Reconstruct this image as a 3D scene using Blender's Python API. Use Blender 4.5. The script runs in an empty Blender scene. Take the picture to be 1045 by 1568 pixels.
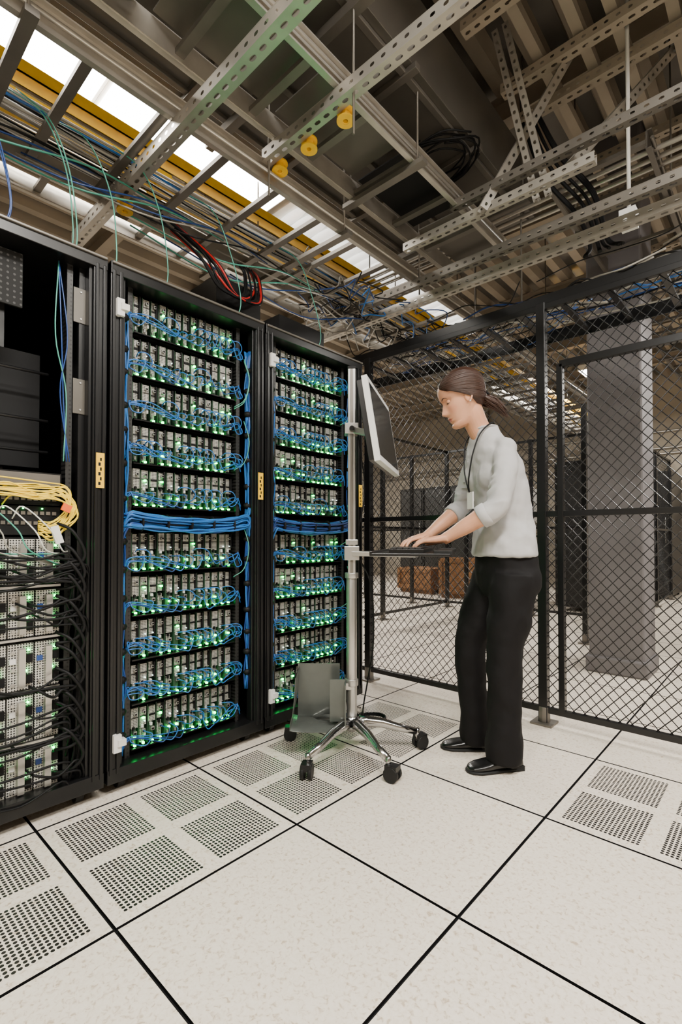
import bpy, math, random
from mathutils import Vector, Matrix, noise
R = random.Random(7)
ANG = math.radians(42.3)
RT = Vector((math.cos(ANG), math.sin(ANG), 0)); FW = Vector((-math.sin(ANG), math.cos(ANG), 0)); UP = Vector((0, 0, 1))
def W(a, d, h): return RT*a + FW*d + UP*h
V = Vector
COL = bpy.context.scene.collection

# ------------------------------------------------------------ materials
def nodes(name):
    m = bpy.data.materials.new(name); m.use_nodes = True
    nt = m.node_tree; b = nt.nodes['Principled BSDF']
    return m, nt, b
def M(name, col, rough=.5, metal=0., emit=0., var=.12, scale=25., bump=0., bscale=200., spec=None, sss=0):
    m, nt, b = nodes(name)
    tc = nt.nodes.new('ShaderNodeTexCoord')
    nz = nt.nodes.new('ShaderNodeTexNoise'); nz.inputs['Scale'].default_value = scale; nz.inputs['Detail'].default_value = 4
    nt.links.new(tc.outputs['Object'], nz.inputs['Vector'])
    mx = nt.nodes.new('ShaderNodeMix'); mx.data_type = 'RGBA'
    mx.inputs[6].default_value = (*[c*(1-var) for c in col], 1); mx.inputs[7].default_value = (*[min(1, c*(1+var)) for c in col], 1)
    nt.links.new(nz.outputs[0], mx.inputs[0]); nt.links.new(mx.outputs[2], b.inputs['Base Color'])
    b.inputs['Roughness'].default_value = rough; b.inputs['Metallic'].default_value = metal
    if spec is not None: b.inputs['Specular IOR Level'].default_value = spec
    if emit:
        b.inputs['Emission Color'].default_value = (*col, 1); b.inputs['Emission Strength'].default_value = emit
    if bump:
        n2 = nt.nodes.new('ShaderNodeTexNoise'); n2.inputs['Scale'].default_value = bscale
        nt.links.new(tc.outputs['Object'], n2.inputs['Vector'])
        bp = nt.nodes.new('ShaderNodeBump'); bp.inputs['Strength'].default_value = bump; bp.inputs['Distance'].default_value = .01
        nt.links.new(n2.outputs[0], bp.inputs['Height']); nt.links.new(bp.outputs[0], b.inputs['Normal'])
    if sss:
        b.inputs['Subsurface Weight'].default_value = sss; b.inputs['Subsurface Radius'].default_value = (.01, .004, .002)
    return m
def math_node(nt, op, a, b=None, c=None):
    n = nt.nodes.new('ShaderNodeMath'); n.operation = op
    for i, x in enumerate((a, b, c)):
        if x is None: continue
        if isinstance(x, (int, float)): n.inputs[i].default_value = x
        else: nt.links.new(x, n.inputs[i])
    return n.outputs[0]
def dots(nt, ca, cb, pitch, rad, oa=0, ob=0):
    fa = math_node(nt, 'SUBTRACT', math_node(nt, 'FRACT', math_node(nt, 'DIVIDE', math_node(nt, 'SUBTRACT', ca, oa), pitch)), .5)
    fb = math_node(nt, 'SUBTRACT', math_node(nt, 'FRACT', math_node(nt, 'DIVIDE', math_node(nt, 'SUBTRACT', cb, ob), pitch)), .5)
    s = math_node(nt, 'ADD', math_node(nt, 'MULTIPLY', fa, fa), math_node(nt, 'MULTIPLY', fb, fb))
    return math_node(nt, 'LESS_THAN', s, rad*rad)
def perf_mat(name, col, hole, pitch, rad, axes=(1, 2), rough=.4, metal=.2):
    m, nt, b = nodes(name)
    tc = nt.nodes.new('ShaderNodeTexCoord'); sp = nt.nodes.new('ShaderNodeSeparateXYZ'); nt.links.new(tc.outputs['Object'], sp.inputs[0])
    d = dots(nt, sp.outputs[axes[0]], sp.outputs[axes[1]], pitch, rad)
    mx = nt.nodes.new('ShaderNodeMix'); mx.data_type = 'RGBA'
    mx.inputs[6].default_value = (*col, 1); mx.inputs[7].default_value = (*hole, 1)
    nt.links.new(d, mx.inputs[0]); nt.links.new(mx.outputs[2], b.inputs['Base Color'])
    b.inputs['Roughness'].default_value = rough
    nt.links.new(math_node(nt, 'MULTIPLY', math_node(nt, 'SUBTRACT', 1, d), metal), b.inputs['Metallic'])
    return m
TS = .61; TX = -1.25; TY = 1.15
def tile_mat(name, perf):
    m, nt, b = nodes(name)
    tc = nt.nodes.new('ShaderNodeTexCoord')
    vo = nt.nodes.new('ShaderNodeTexNoise'); vo.inputs['Scale'].default_value = 85; vo.inputs['Detail'].default_value = 5; vo.inputs['Distortion'].default_value = .8
    nt.links.new(tc.outputs['Object'], vo.inputs['Vector'])
    cr = nt.nodes.new('ShaderNodeValToRGB')
    e = cr.color_ramp.elements
    e[0].position = .30; e[0].color = (.46, .37, .27, 1); e[1].position = .45; e[1].color = (.72, .64, .54, 1)
    x = e.new(.62); x.color = (.76, .69, .595, 1); x = e.new(.38); x.color = (.61, .52, .42, 1)
    nt.links.new(vo.outputs[0], cr.inputs[0])
    big = nt.nodes.new('ShaderNodeTexNoise'); big.inputs['Scale'].default_value = 1.5; nt.links.new(tc.outputs['Object'], big.inputs['Vector'])
    m2 = nt.nodes.new('ShaderNodeMix'); m2.data_type = 'RGBA'; m2.blend_type = 'MULTIPLY'; m2.inputs[0].default_value = .12
    nt.links.new(cr.outputs[0], m2.inputs[6]); nt.links.new(big.outputs[0], m2.inputs[7])
    out = m2.outputs[2]
    if perf:
        sp = nt.nodes.new('ShaderNodeSeparateXYZ'); nt.links.new(tc.outputs['Object'], sp.inputs[0])
        d = dots(nt, sp.outputs[0], sp.outputs[1], TS/46, .37, TX, TY)
        msk = d
        for i, o in ((0, TX), (1, TY)):
            f = math_node(nt, 'ABSOLUTE', math_node(nt, 'SUBTRACT', math_node(nt, 'FRACT', math_node(nt, 'DIVIDE', math_node(nt, 'SUBTRACT', sp.outputs[i], o), TS)), .5))
            msk = math_node(nt, 'MULTIPLY', msk, math_node(nt, 'GREATER_THAN', f, .0435))
            msk = math_node(nt, 'MULTIPLY', msk, math_node(nt, 'LESS_THAN', f, .4348))
        mx = nt.nodes.new('ShaderNodeMix'); mx.data_type = 'RGBA'
        nt.links.new(msk, mx.inputs[0]); nt.links.new(out, mx.inputs[6]); mx.inputs[7].default_value = (.008, .007, .006, 1)
        out = mx.outputs[2]
    nt.links.new(out, b.inputs['Base Color'])
    b.inputs['Roughness'].default_value = .40; b.inputs['Specular IOR Level'].default_value = .35
    return m

BLACK = M('black_powdercoat', (.006, .006, .0065), .30, .0, spec=.4)
BLACK2 = M('matte_black', (.003, .003, .0035), .6, spec=.25)
RUBBER = M('rubber', (.008, .008, .008), .6, spec=.3)
STEEL = M('galvanized_steel', (.50, .47, .42), .34, .7, var=.25, scale=12)
STEELD = M('dull_steel', (.17, .155, .135), .42, .6, var=.35, scale=6)
ALU = M('brushed_aluminium', (.50, .49, .47), .32, .85, var=.08)
CHROME = M('chrome', (.52, .52, .52), .16, 1., var=.03)
WHITE = M('white_plastic', (.72, .71, .68), .4)
YEL = M('yellow_plastic', (.90, .52, .01), .4)
YCAB = M('yellow_cable', (.88, .62, .02), .4)
BLUE = M('blue_cable', (.018, .13, .42), .3)
BLUED = M('dark_blue_cable', (.010, .045, .20), .35)
TEAL = M('teal_cable', (.06, .34, .25), .4)
GREYC = M('grey_cable', (.34, .32, .28), .5)
REDC = M('red_cable', (.45, .01, .01), .4)
ORANGE = M('orange_plastic', (.85, .12, .01), .4)
GRILLE = perf_mat('perforated_grille', (.50, .49, .44), (.012, .012, .012), .0062, .35)
GRILLE2 = perf_mat('server_face_grille', (.60, .58, .53), (.02, .02, .02), .0085, .32)
RAILM = perf_mat('rail_holes', (.05, .05, .05), (.0, .0, .0), .016, .22, metal=.7)
PCB = M('circuit_board', (.02, .06, .03), .5)
LED = M('green_led', (.0, .95, .12), .5, emit=30, var=0)
LEDW = M('white_led', (.8, 1., .9), .5, emit=4, var=0)
GLOW = M('fluorescent_diffuser', (1., .97, .90), .5, emit=22, var=0)
RIBGLOW = M('deck_ribs_emissive', (.85, .84, .80), .5, emit=1.6, var=.1)  # white deck ribs; the light falling on them is put in as emission
DECK = M('beige_deck_paint', (.28, .235, .18), .55, .1, var=.3, scale=3)
DUCT = M('duct_sheet_metal', (.12, .11, .095), .38, .5, var=.4, scale=3)
PLAST = M('dark_screen', (.02, .022, .025), .12)
SCREENW = M('monitor_bezel_white', (.62, .62, .60), .35)
SMOKE = M('grey_acrylic', (.10, .11, .10), .2, .3)
WOOD = M('plywood', (.22, .10, .035), .6, var=.4, scale=9)
WALLM = M('painted_wall', (.34, .30, .24), .7, var=.25, scale=2)
COLM = M('column_paint', (.14, .13, .135), .6, var=.3, scale=4)
KEYC = M('keycap', (.012, .012, .013), .45)

# ------------------------------------------------------------ mesh builder
class MB:
    def __init__(s): s.v = []; s.f = []; s.m = []; s.s = []; s.mats = []
    def mi(s, mat):
        if mat not in s.mats: s.mats.append(mat)
        return s.mats.index(mat)
    def add(s, vs, fs, mat, smooth=False):
        o = len(s.v); s.v += [tuple(v) for v in vs]; k = s.mi(mat)
        for f in fs: s.f.append([i+o for i in f]); s.m.append(k); s.s.append(smooth)
    def box(s, x0, x1, y0, y1, z0, z1, mat):
        vs = [(x, y, z) for x in (x0, x1) for y in (y0, y1) for z in (z0, z1)]
        s.add(vs, [(0, 1, 3, 2), (4, 6, 7, 5), (0, 4, 5, 1), (2, 3, 7, 6), (0, 2, 6, 4), (1, 5, 7, 3)], mat)
    def ob(s, c, ax, ay, az, mat):
        vs = [c+ax*i+ay*j+az*k for i in (-1, 1) for j in (-1, 1) for k in (-1, 1)]
        s.add(vs, [(0, 1, 3, 2), (4, 6, 7, 5), (0, 4, 5, 1), (2, 3, 7, 6), (0, 2, 6, 4), (1, 5, 7, 3)], mat)
    def bar(s, p0, p1, w, h, mat, up=UP):
        p0 = V(p0); p1 = V(p1); t = (p1-p0); L = t.length; t = t/L
        u = t.cross(up)
        if u.length < 1e-4: u = t.cross(V((1, 0, 0)))
        u.normalize(); v = u.cross(t)
        s.ob((p0+p1)/2, t*(L/2), u*(w/2), v*(h/2), mat)
    def tube(s, pts, r, mat, n=6, radii=None):
        pts = [V(p) for p in pts]; N = len(pts)
        ts = []
        for i in range(N):
            t = pts[min(i+1, N-1)]-pts[max(i-1, 0)]
            ts.append(t.normalized() if t.length > 1e-9 else UP.copy())
        u = ts[0].cross(UP)
        if u.length < 1e-3: u = ts[0].cross(V((1, 0, 0)))
        u.normalize(); vs = []
        for i in range(N):
            u = (u-ts[i]*u.dot(ts[i])); u.normalize(); w = ts[i].cross(u)
            rr = radii[i] if radii else r
            for k in range(n):
                a = 2*math.pi*k/n; vs.append(pts[i]+u*(rr*math.cos(a))+w*(rr*math.sin(a)))
        fs = [(i*n+k, i*n+(k+1) % n, (i+1)*n+(k+1) % n, (i+1)*n+k) for i in range(N-1) for k in range(n)]
        s.add(vs, fs, mat, True)
        o = len(s.v)-N*n; k = s.mi(mat)
        s.f.append([o+i for i in range(n)][::-1]); s.m.append(k); s.s.append(False)
        s.f.append([o+(N-1)*n+i for i in range(n)]); s.m.append(k); s.s.append(False)
    def curve(s, ctrl, r, mat, seg=5, n=6, taper=False):
        c = [V(p) for p in ctrl]; c = [c[0]*2-c[1]]+c+[c[-1]*2-c[-2]]; pts = []
        for i in range(1, len(c)-2):
            for k in range(seg):
                t = k/seg; p0, p1, p2, p3 = c[i-1:i+3]
                pts.append(.5*((2*p1)+(p2-p0)*t+(2*p0-5*p1+4*p2-p3)*t*t+(3*p1-p0-3*p2+p3)*t**3))
        pts.append(c[-2]); N = len(pts)
        s.tube(pts, r, mat, n, radii=[r*min(1, .15+4*i/N, .15+4*(N-1-i)/N) for i in range(N)] if taper else None)
    def ell(s, c, ax, ay, az, mat, nu=16, nv=10):
        vs = []
        for j in range(nv+1):
            ph = math.pi*j/nv
            for i in range(nu):
                th = 2*math.pi*i/nu; vs.append(V(c)+ax*(math.sin(ph)*math.cos(th))+ay*(math.sin(ph)*math.sin(th))+az*math.cos(ph))
        s.add(vs, [(j*nu+i, (j+1)*nu+i, (j+1)*nu+(i+1) % nu, j*nu+(i+1) % nu) for j in range(nv) for i in range(nu)], mat, True)
    def loft(s, secs, mat, n=24, p=2.0):
        vs = []
        for c, u, v in secs:
            for k in range(n):
                a = 2*math.pi*k/n; ca, sa = math.cos(a), math.sin(a)
                vs.append(c+u*(math.copysign(abs(ca)**(2/p), ca))+v*(math.copysign(abs(sa)**(2/p), sa)))
        N = len(secs)
        s.add(vs, [(i*n+k, i*n+(k+1) % n, (i+1)*n+(k+1) % n, (i+1)*n+k) for i in range(N-1) for k in range(n)]+[tuple(range(n))[::-1], tuple((N-1)*n+k for k in range(n))], mat, True)
    def perf(s, p0, p1, u, w, mat, pitch=.05, hl=.015, hw=.008):
        p0 = V(p0); p1 = V(p1); t = p1-p0; L = t.length; t /= L; N = max(1, int(L/pitch)); P = L/N; vs = []; fs = []
        for i in range(N):
            c = p0+t*(P*(i+.5)); o = len(vs)
            for (a, b) in ((-1, -1), (0, -1), (1, -1), (1, 0), (1, 1), (0, 1), (-1, 1), (-1, 0)): vs.append(c+t*(a*P/2)+u*(b*w/2))
            for (a, b) in ((-.8, -.75), (0, -1), (.8, -.75), (1, 0), (.8, .75), (0, 1), (-.8, .75), (-1, 0)): vs.append(c+t*(a*hl)+u*(b*hw))
            for k in range(8): fs.append((o+k, o+(k+1) % 8, o+8+(k+1) % 8, o+8+k))
        s.add(vs, fs, mat)
    def data(s, name):
        me = bpy.data.meshes.new(name); me.from_pydata(s.v, [], s.f)
        for m in s.mats: me.materials.append(m)
        me.polygons.foreach_set('material_index', s.m); me.polygons.foreach_set('use_smooth', s.s)
        me.update(); return me
    def obj(s, name, parent=None, bevel=0, loc=None):
        return place(name, s.data(name), parent, bevel, loc)
def place(name, me, parent=None, bevel=0, loc=None):
    o = bpy.data.objects.new(name, me); COL.objects.link(o)
    if loc is not None: o.location = loc
    if parent:
        o.parent = parent; o.matrix_parent_inverse = Matrix.Translation(-parent.location)
    if bevel:
        b = o.modifiers.new('bevel', 'BEVEL'); b.width = bevel; b.segments = 2; b.limit_method = 'ANGLE'
    return o
def empty(name, loc):
    e = bpy.data.objects.new(name, None); e.location = loc; COL.objects.link(e); e.empty_display_size = .1
    return e
def strut(b, p0, p1, mat=STEEL, w=.041, h=.041):
    p0 = V(p0); p1 = V(p1); t = (p1-p0).normalized(); u = t.cross(UP)
    if u.length < 1e-3: u = V((1, 0, 0))
    u.normalize(); v = u.cross(t)
    b.perf(p0-v*h/2, p1-v*h/2, u, w, mat)
    for sgn in (-1, 1):
        b.perf(p0+u*sgn*w/2, p1+u*sgn*w/2, v, h, mat, hl=.010, hw=.007)
        b.bar(p0+u*sgn*(w/2-.004)+v*h/2, p1+u*sgn*(w/2-.004)+v*h/2, .009, .003, mat)

# ------------------------------------------------------------ floor
XL, XR, YF, YB, ZC = -8.0, 4.5, -3.0, 10.5, 3.95
T1 = tile_mat('raised_floor_tile', False); T2 = tile_mat('perforated_floor_tile', True)
b = MB(); g = .0045
i0 = math.floor((XL-TX)/TS); i1 = math.ceil((XR-TX)/TS); j0 = math.floor((YF-TY)/TS); j1 = math.ceil((YB-TY)/TS)
for i in range(i0, i1):
    for j in range(j0, j1):
        x0 = max(XL, TX+i*TS+g); x1 = min(XR, TX+(i+1)*TS-g); y0 = max(YF, TY+j*TS+g); y1 = min(YB, TY+(j+1)*TS-g)
        pf = (i == -1 and j <= 1) or (i == 1 and j == 1) or (i == 2 and j == 1) or (i == -3 and j > 4) or (i == 2 and j == 6)
        m = T2 if pf else T1
        b.add([(x0, y0, 0), (x1, y0, 0), (x1, y1, 0), (x0, y1, 0)], [(0, 1, 2, 3)], m)
        b.add([(x0, y0, 0), (x1, y0, 0), (x1, y1, 0), (x0, y1, 0), (x0, y0, -.01), (x1, y0, -.01), (x1, y1, -.01), (x0, y1, -.01)],
              [(0, 4, 5, 1), (1, 5, 6, 2), (2, 6, 7, 3), (3, 7, 4, 0)], BLACK2)
b.box(XL, XR, YF, YB, -.05, -.009, BLACK2)
b.obj('floor')

# ------------------------------------------------------------ walls, ceiling
b = MB(); b.box(XL, XR, YB, YB+.1, 0, ZC, WALLM); b.obj('wall_back')
b = MB(); b.box(XL-.1, XL, YF, YB, 0, ZC, WALLM); b.obj('wall_left')
b = MB(); b.box(XR, XR+.1, YF, YB, 0, ZC, WALLM); b.obj('wall_right')
b = MB(); b.box(XL, XR, YF-.1, YF, 0, ZC, WALLM); b.obj('wall_front')
b = MB(); b.box(XL, XR, YF, YB, ZC, ZC+.05, DUCT)
x = XL+.1
while x < XR-.2:
    vs = []
    for y in (YF, YB): vs += [(x, y, ZC), (x+.03, y, ZC-.075), (x+.11, y, ZC-.075), (x+.14, y, ZC)]
    b.add(vs, [(0, 1, 5, 4), (1, 2, 6, 5), (2, 3, 7, 6)], DECK); x += .24
b.obj('ceiling')

e = empty('roof_steel_framing', (0, 3, 3.6))
b = MB()
for y in (-1.2, .3, 1.9, 3.1, 4.3, 5.8, 7.4, 9.0):
    b.bar((XL, y, 3.70), (XR, y, 3.70), .10, .012, DECK); b.bar((XL, y, 3.86), (XR, y, 3.86), .10, .012, DECK); b.bar((XL, y, 3.78), (XR, y, 3.78), .008, .16, DECK)
b.obj('joists', e)
b = MB()
for y in (.9, 1.5, 1.75, 2.15, 2.6, 2.85, 3.5, 3.9, 4.9, 6.3): strut(b, (-1.15, y, 3.45), (3, y, 3.45), DECK, .06, .05)
for x in (-.95, -.75, -.6, -.38, -.22, -.05, .15, .32, .62, .8, 1.0, 1.3, 1.5): b.bar((x, .2, 3.53), (x, 7, 3.53), .05, .055, DECK)
b.obj('channels', e)

# ------------------------------------------------------------ overhead cable ladders
def ladder(name, x0, x1, y0, y1, z, sp, mat=STEEL, rmat=STEELD, phase=0., hang=ZC-.07, hx=.03):
    e = empty(name, ((x0+x1)/2, (y0+y1)/2, z)); b = MB()
    for x in (x0, x1):
        s = 1 if x == x1 else -1
        b.box(x-.004, x+.004, y0, y1, z-.045, z+.045, mat)
        for zz in (z-.045, z+.045): b.box(min(x, x+s*.022), max(x, x+s*.022), y0, y1, zz-.003, zz+.003, mat)
        b.tube([(x+s*.024, y0, z+.0), (x+s*.024, y1, z+.0)], .008, mat, 8)
    y = y0+phase
    while y < y1: b.bar((x0, y, z-.02), (x1, y, z-.02), .035, .02, rmat); y += sp
    b.obj('rails_and_rungs', e)
    b = MB(); y = y0+.5
    while y < y1:
        for x in (x0-hx, x1+hx): b.tube([(x, y, z-.06), (x, y, hang)], .005, STEELD, 6)
        b.bar((x0-.07, y, z-.06), (x1+.07, y, z-.06), .04, .022, STEELD); y += 1.45
    b.obj('trapeze_hangers', e)
    return e
H1 = 2.62
e1 = ladder('cable_ladder', -2.40, -1.735, -1.5, 9.5, H1, .28, STEEL, STEELD, .18)
e2 = ladder('cable_ladder', -1.63, -1.28, -1.5, 2.9, 2.76, .33, STEEL, STEELD, .1)
b = MB()
for k in range(8):
    y = -1.4+k*.55; b.box(-1.61, -1.30, y, y+.50, 2.80, 2.806, DUCT if k % 3 else BLACK2)
b.obj('cover_sheets', e2)

e = empty('overhead_sheet_metal_duct', (-1.6, 1, 3.1)); b = MB()
b.box(-2.12, -1.2, -2, 3.2, 3.06, 3.40, DUCT)
for k in range(9):
    y = -1.8+k*.6; b.bar((-2.14, y, 3.045), (-1.18, y, 3.045), .035, .03, STEELD)
for x in (-2.05, -1.7, -1.25): b.bar((x, -2, 3.05), (x, 3.2, 3.05), .03, .02, STEELD)
b.obj('duct_body', e, .003)
b = MB()
for y in (-1, 1.4, 2.9):
    for x in (-2.15, -1.16): b.tube([(x, y, 3.0), (x, y, ZC-.07)], .005, STEELD)
    b.bar((-2.2, y, 3.0), (-1.12, y, 3.0), .04, .04, STEELD)
b.obj('duct_hangers', e)

e = empty('overhead_data_cable_bundle', (-2.2, 3, H1+.04)); b = MB()
for k in range(36):
    x = R.uniform(-2.37, -2.14); z = H1+R.uniform(.0, .06); ph = R.uniform(0, 6)
    mat = R.choice([GREYC, GREYC, GREYC, WHITE, BLUE, GREYC, BLACK2, BLACK2])
    b.curve([(x+.02*math.sin(ph+j*1.1)+R.uniform(-.012, .012), -1.5+j*.6, z+R.uniform(-.008, .012)) for j in range(19)], R.uniform(.003, .006), mat, 3, 5)
b.obj('ladder_cables', e)
b = MB()
for k in range(18):
    x = R.uniform(-2.47, -2.40); z = 2.86+R.uniform(0, .05)
    b.curve([(x+R.uniform(-.01, .01), -1.5+j*.6, z+R.uniform(-.01, .01)) for j in range(19)], .005, R.choice([GREYC, GREYC, WHITE, GREYC]), 3, 5)
for k in range(26):
    x = R.uniform(-2.95, -2.72); z = 2.9+R.uniform(0, .06)
    b.curve([(x+R.uniform(-.01, .01), -1.5+j*.6, z+R.uniform(-.01, .01)) for j in range(19)], .005, R.choice([GREYC, GREYC, WHITE, GREYC, BLUED]), 3, 5)
b.obj('upper_cables', e)
ladder('cable_ladder', -3.0, -2.68, -1.5, 9.5, 2.88, .28, STEEL, STEELD, .1)

e = empty('yellow_fiber_trough', (-2.4, 3, 2.83)); b = MB()
for (xa, xb, za) in ((-2.47, -2.36, 2.79), (-2.46, -2.385, 2.95)):
    b.box(xa, xb, -1.5, 9.5, za, za+.006, YEL); b.box(xa, xa+.005, -1.5, 9.5, za, za+.06, YEL); b.box(xb-.005, xb, -1.5, 9.5, za, za+.06, YEL)
for k in range(9): b.box(-2.475, -2.355, -1.2+k*1.2, -1.12+k*1.2, 2.782, 2.86, YEL)
b.obj('trough', e)
b = MB()
for (x, y, z) in ((-1.29, 1.445, 2.655), (-1.50, 1.445, 2.655), (-1.69, 1.445, 2.655), (-2.25, .99, 2.50)):
    c = V((x, y, z))
    for r0, r1, z0, z1 in ((.014, .036, -.020, -.014), (.014, .036, .014, .020), (.010, .018, -.018, .018)):
        vs = []; n = 20
        for (rr, zz) in ((r0, z0), (r1, z0), (r1, z1), (r0, z1)): vs += [c+V((rr*math.cos(2*math.pi*i/n), rr*math.sin(2*math.pi*i/n), zz)) for i in range(n)]
        b.add(vs, [(q*n+i, q*n+(i+1) % n, ((q+1) % 4)*n+(i+1) % n, ((q+1) % 4)*n+i) for q in range(4) for i in range(n)], YEL)
b.obj('yellow_spools', e)

def fixture(name, x, y, z, lx, ly, glow=GLOW):
    e = empty(name, (x, y, z)); b = MB()
    b.box(x-lx/2-.02, x+lx/2+.02, y-ly/2-.02, y+ly/2+.02, z+.012, z+.08, WHITE)
    b.obj('housing', e, .004)
    b = MB(); b.box(x-lx/2, x+lx/2, y-ly/2, y+ly/2, z, z+.02, glow); b.obj('diffuser', e)
    b = MB()
    for yy in (y-ly/3, y+ly/3): b.tube([(x, yy, z+.07), (x, yy, ZC-.07)], .004, STEELD)
    b.obj('hanger_rods', e); return e
fixture('added_ceiling_fixture', -2.565, .22, 3.20, .30, 1.5)
fixture('added_ceiling_fixture', -2.565, 1.56, 3.20, .30, 1.1)
e = empty('glowing_deck_ribs', (-2.57, 3.6, 3.22)); b = MB()  # ribbed white deck, not a lamp; its lit look is an added glow
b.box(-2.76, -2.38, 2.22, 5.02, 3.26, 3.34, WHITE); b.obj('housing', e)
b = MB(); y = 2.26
while y < 4.95: b.ell((-2.57, y+.04, 3.23), V((.17, 0, 0)), V((0, .034, 0)), V((0, 0, .03)), RIBGLOW, 12, 8); y += .10
b.obj('deck_ribs', e)
b = MB()
for x in (-2.70, -2.44):
    b.tube([(x, 3, 3.3), (x, 3, ZC-.07)], .004, STEELD); b.tube([(x, 4.5, 3.3), (x, 4.5, ZC-.07)], .004, STEELD)
b.obj('hanger_rods', e)

e = empty('slotted_strut_channel', (-1.5, 1.06, 2.6)); b = MB()
strut(b, (-2.75, .96, 2.54), (1.2, .96, 2.54), STEEL, .055, .05)
strut(b, (-1.72, 1.39, 2.68), (1.2, 1.39, 2.68), STEEL, .05, .05)
strut(b, (-2.75, 2.60, 2.46), (1.4, 2.60, 2.46), STEEL, .05, .05)
strut(b, (-2.75, 2.48, 2.50), (1.4, 2.48, 2.50), STEELD, .045, .045)
b.obj('struts', e)
b = MB()
for (x, y) in ((-.9, .96), (-1.2, 1.39), (-1.7, 1.39), (-.3, 2.6), (-1.7, 2.6), (.3, 2.6)): b.tube([(x, y, 2.5), (x, y, ZC-.07)], .005, STEELD)
b.tube([(-.55, 2.66, 2.48), (-.55, 2.66, ZC-.08)], .009, WHITE, 8)
b.box(-.585, -.515, 2.62, 2.69, 2.46, 2.54, WHITE)
b.obj('threaded_rods', e)

e = empty('seismic_brace_strut', (-.9, 2.4, 3)); b = MB()
for d in (-.028, .028):
    strut(b, (-.864+d, 2.40, 2.62), (-1.06+d, 2.37, 3.57), STEEL, .03, .03)
strut(b, (-.742, 2.34, 2.65), (-.41, 3.09, 3.57), STEEL)
strut(b, (-1.11, 2.26, 2.6), (-.816, 2.68, 3.5), STEEL)
strut(b, (-1.3, 2.3, 2.72), (.9, 2.3, 2.72), STEELD)
strut(b, (-1.6, 2.3, 2.62), (-.6, 2.3, 2.62), STEEL)
strut(b, (-.2, 2.3, 2.72), (.2, 2.9, 3.5), STEELD)
for y, z in ((2.9, 2.95), (2.97, 2.95), (3.04, 2.95), (3.4, 3.1), (3.5, 3.1)):
    b.tube([(-3, y, z), (3, y, z)], .013, STEEL, 8)
b.obj('braces', e)
ladder('cable_ladder', -.95, -.5, 2.8, 9.0, 2.95, .3, STEELD, STEELD)
ladder('cable_ladder', .1, .5, 1.6, 9.0, 3.1, .3, STEELD, STEELD)

e = empty('ceiling_cable_tangle', (-1, 3, 2.5)); b = MB()
for k in range(9):
    o = R.uniform(-.06, .06)
    b.curve([(-1.05+o, 2.7, 3.3), (-.95+o, 2.75, 3.0+o), (-.80+o, 2.8, 2.75+o), (-.72+o, 2.75, 2.5), (-.70+o*2, 2.7, 2.42)], .008, BLACK2, 6, 6)
for k in range(9):
    r = R.uniform(.12, .2); c = V((-1.45, 2.3, 3.0)); ph = R.uniform(0, 6)
    b.curve([c+V((r*1.6*math.cos(ph+i*.7), r*math.sin(ph+i*.7), .02*math.sin(i)+R.uniform(-.02, .02))) for i in range(9)], .005, BLACK2, 4, 5)
for k in range(60):
    x0 = R.uniform(-2.6, .6); L = R.uniform(.5, 1.6); y = R.uniform(2.72, 3.25); z = R.uniform(2.27, 2.42)
    mat = R.choice([BLUE, BLACK2, BLACK2, GREYC, WHITE, BLUED, BLACK2, GREYC])
    b.curve([(x0+L*i/6, y+R.uniform(-.06, .06), z+R.uniform(-.05, .05)) for i in range(7)], R.uniform(.003, .006), mat, 4, 5)
b.obj('tangle', e)
b = MB()
for k in range(36):
    x0 = R.uniform(-2.35, -1.75); y0 = R.uniform(1.9, 3.0); z0 = R.uniform(2.35, 2.55)
    b.curve([(x0+R.uniform(-.10, .10), y0+i*.08+R.uniform(-.06, .06), z0+R.uniform(-.06, .06)) for i in range(6)], .004, R.choice([BLUE, WHITE, BLUED, GREYC, BLACK2, BLACK2]), 4, 5)
b.obj('tangle_over_racks', e)
e = empty('cross_cable_tray', (-.8, 3, 2.3)); b = MB()
for y in (2.72, 3.22): b.box(-2.6, 1.4, y-.004, y+.004, 2.22, 2.30, BLACK)
x = -2.5
while x < 1.4: b.bar((x, 2.72, 2.24), (x, 3.22, 2.24), .03, .015, BLACK); x += .23
for x in (-2.4, -1.2, 0, 1.2): b.tube([(x, 2.97, 2.24), (x, 2.97, ZC-.07)], .005, STEELD)
b.obj('tray', e)

e = empty('hanging_patch_cables', (-1.9, 1, 2.3)); b = MB()
for (y, mat, n) in ((.66, TEAL, 2), (.84, TEAL, 1), (1.02, TEAL, 1), (1.40, TEAL, 1), (1.95, TEAL, 1), (.46, BLUED, 2)):
    for k in range(n):
        o = R.uniform(-.05, .05)
        b.curve([(-2.12+o, y-.16+o, 2.64), (-2.0, y-.08+o, 2.52), (-1.95+o*.3, y-.02+o*.5, 2.33), (-1.94, y+R.uniform(-.03, .04), 2.12), (-1.95, y+o*.6, 2.0)], .0026, mat, 6, 6)
for k in range(8):
    y = 1.2+R.uniform(0, .15); o = R.uniform(-.05, .05)
    b.curve([(-2.2, y-.1, 2.5+o), (-2.0, y, 2.28+o), (-1.98, y+.1, 2.16), (-2.0, y+.25+o, 2.18), (-2.1, y+.33, 2.36+o), (-2.25, y+.4, 2.5)], .006, REDC if k in (1, 4) else BLACK2, 6, 6)
for k in range(14):
    y = R.uniform(.0, 2.2); o = R.uniform(-.05, .05)
    b.curve([(-2.3, y-.4, 2.5+o), (-2.1+o, y, 2.35+o), (-2.08, y+.4, 2.45+o), (-2.2, y+.8, 2.55)], .004, R.choice([BLUED, BLACK2, BLACK2, GREYC, TEAL]), 6, 5)
b.box(-2.35, -2.05, 1.35, 1.62, 2.10, 2.26, BLACK)
b.box(-2.35, -2.05, 1.75, 2.1, 2.08, 2.20, BLACK)
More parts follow.
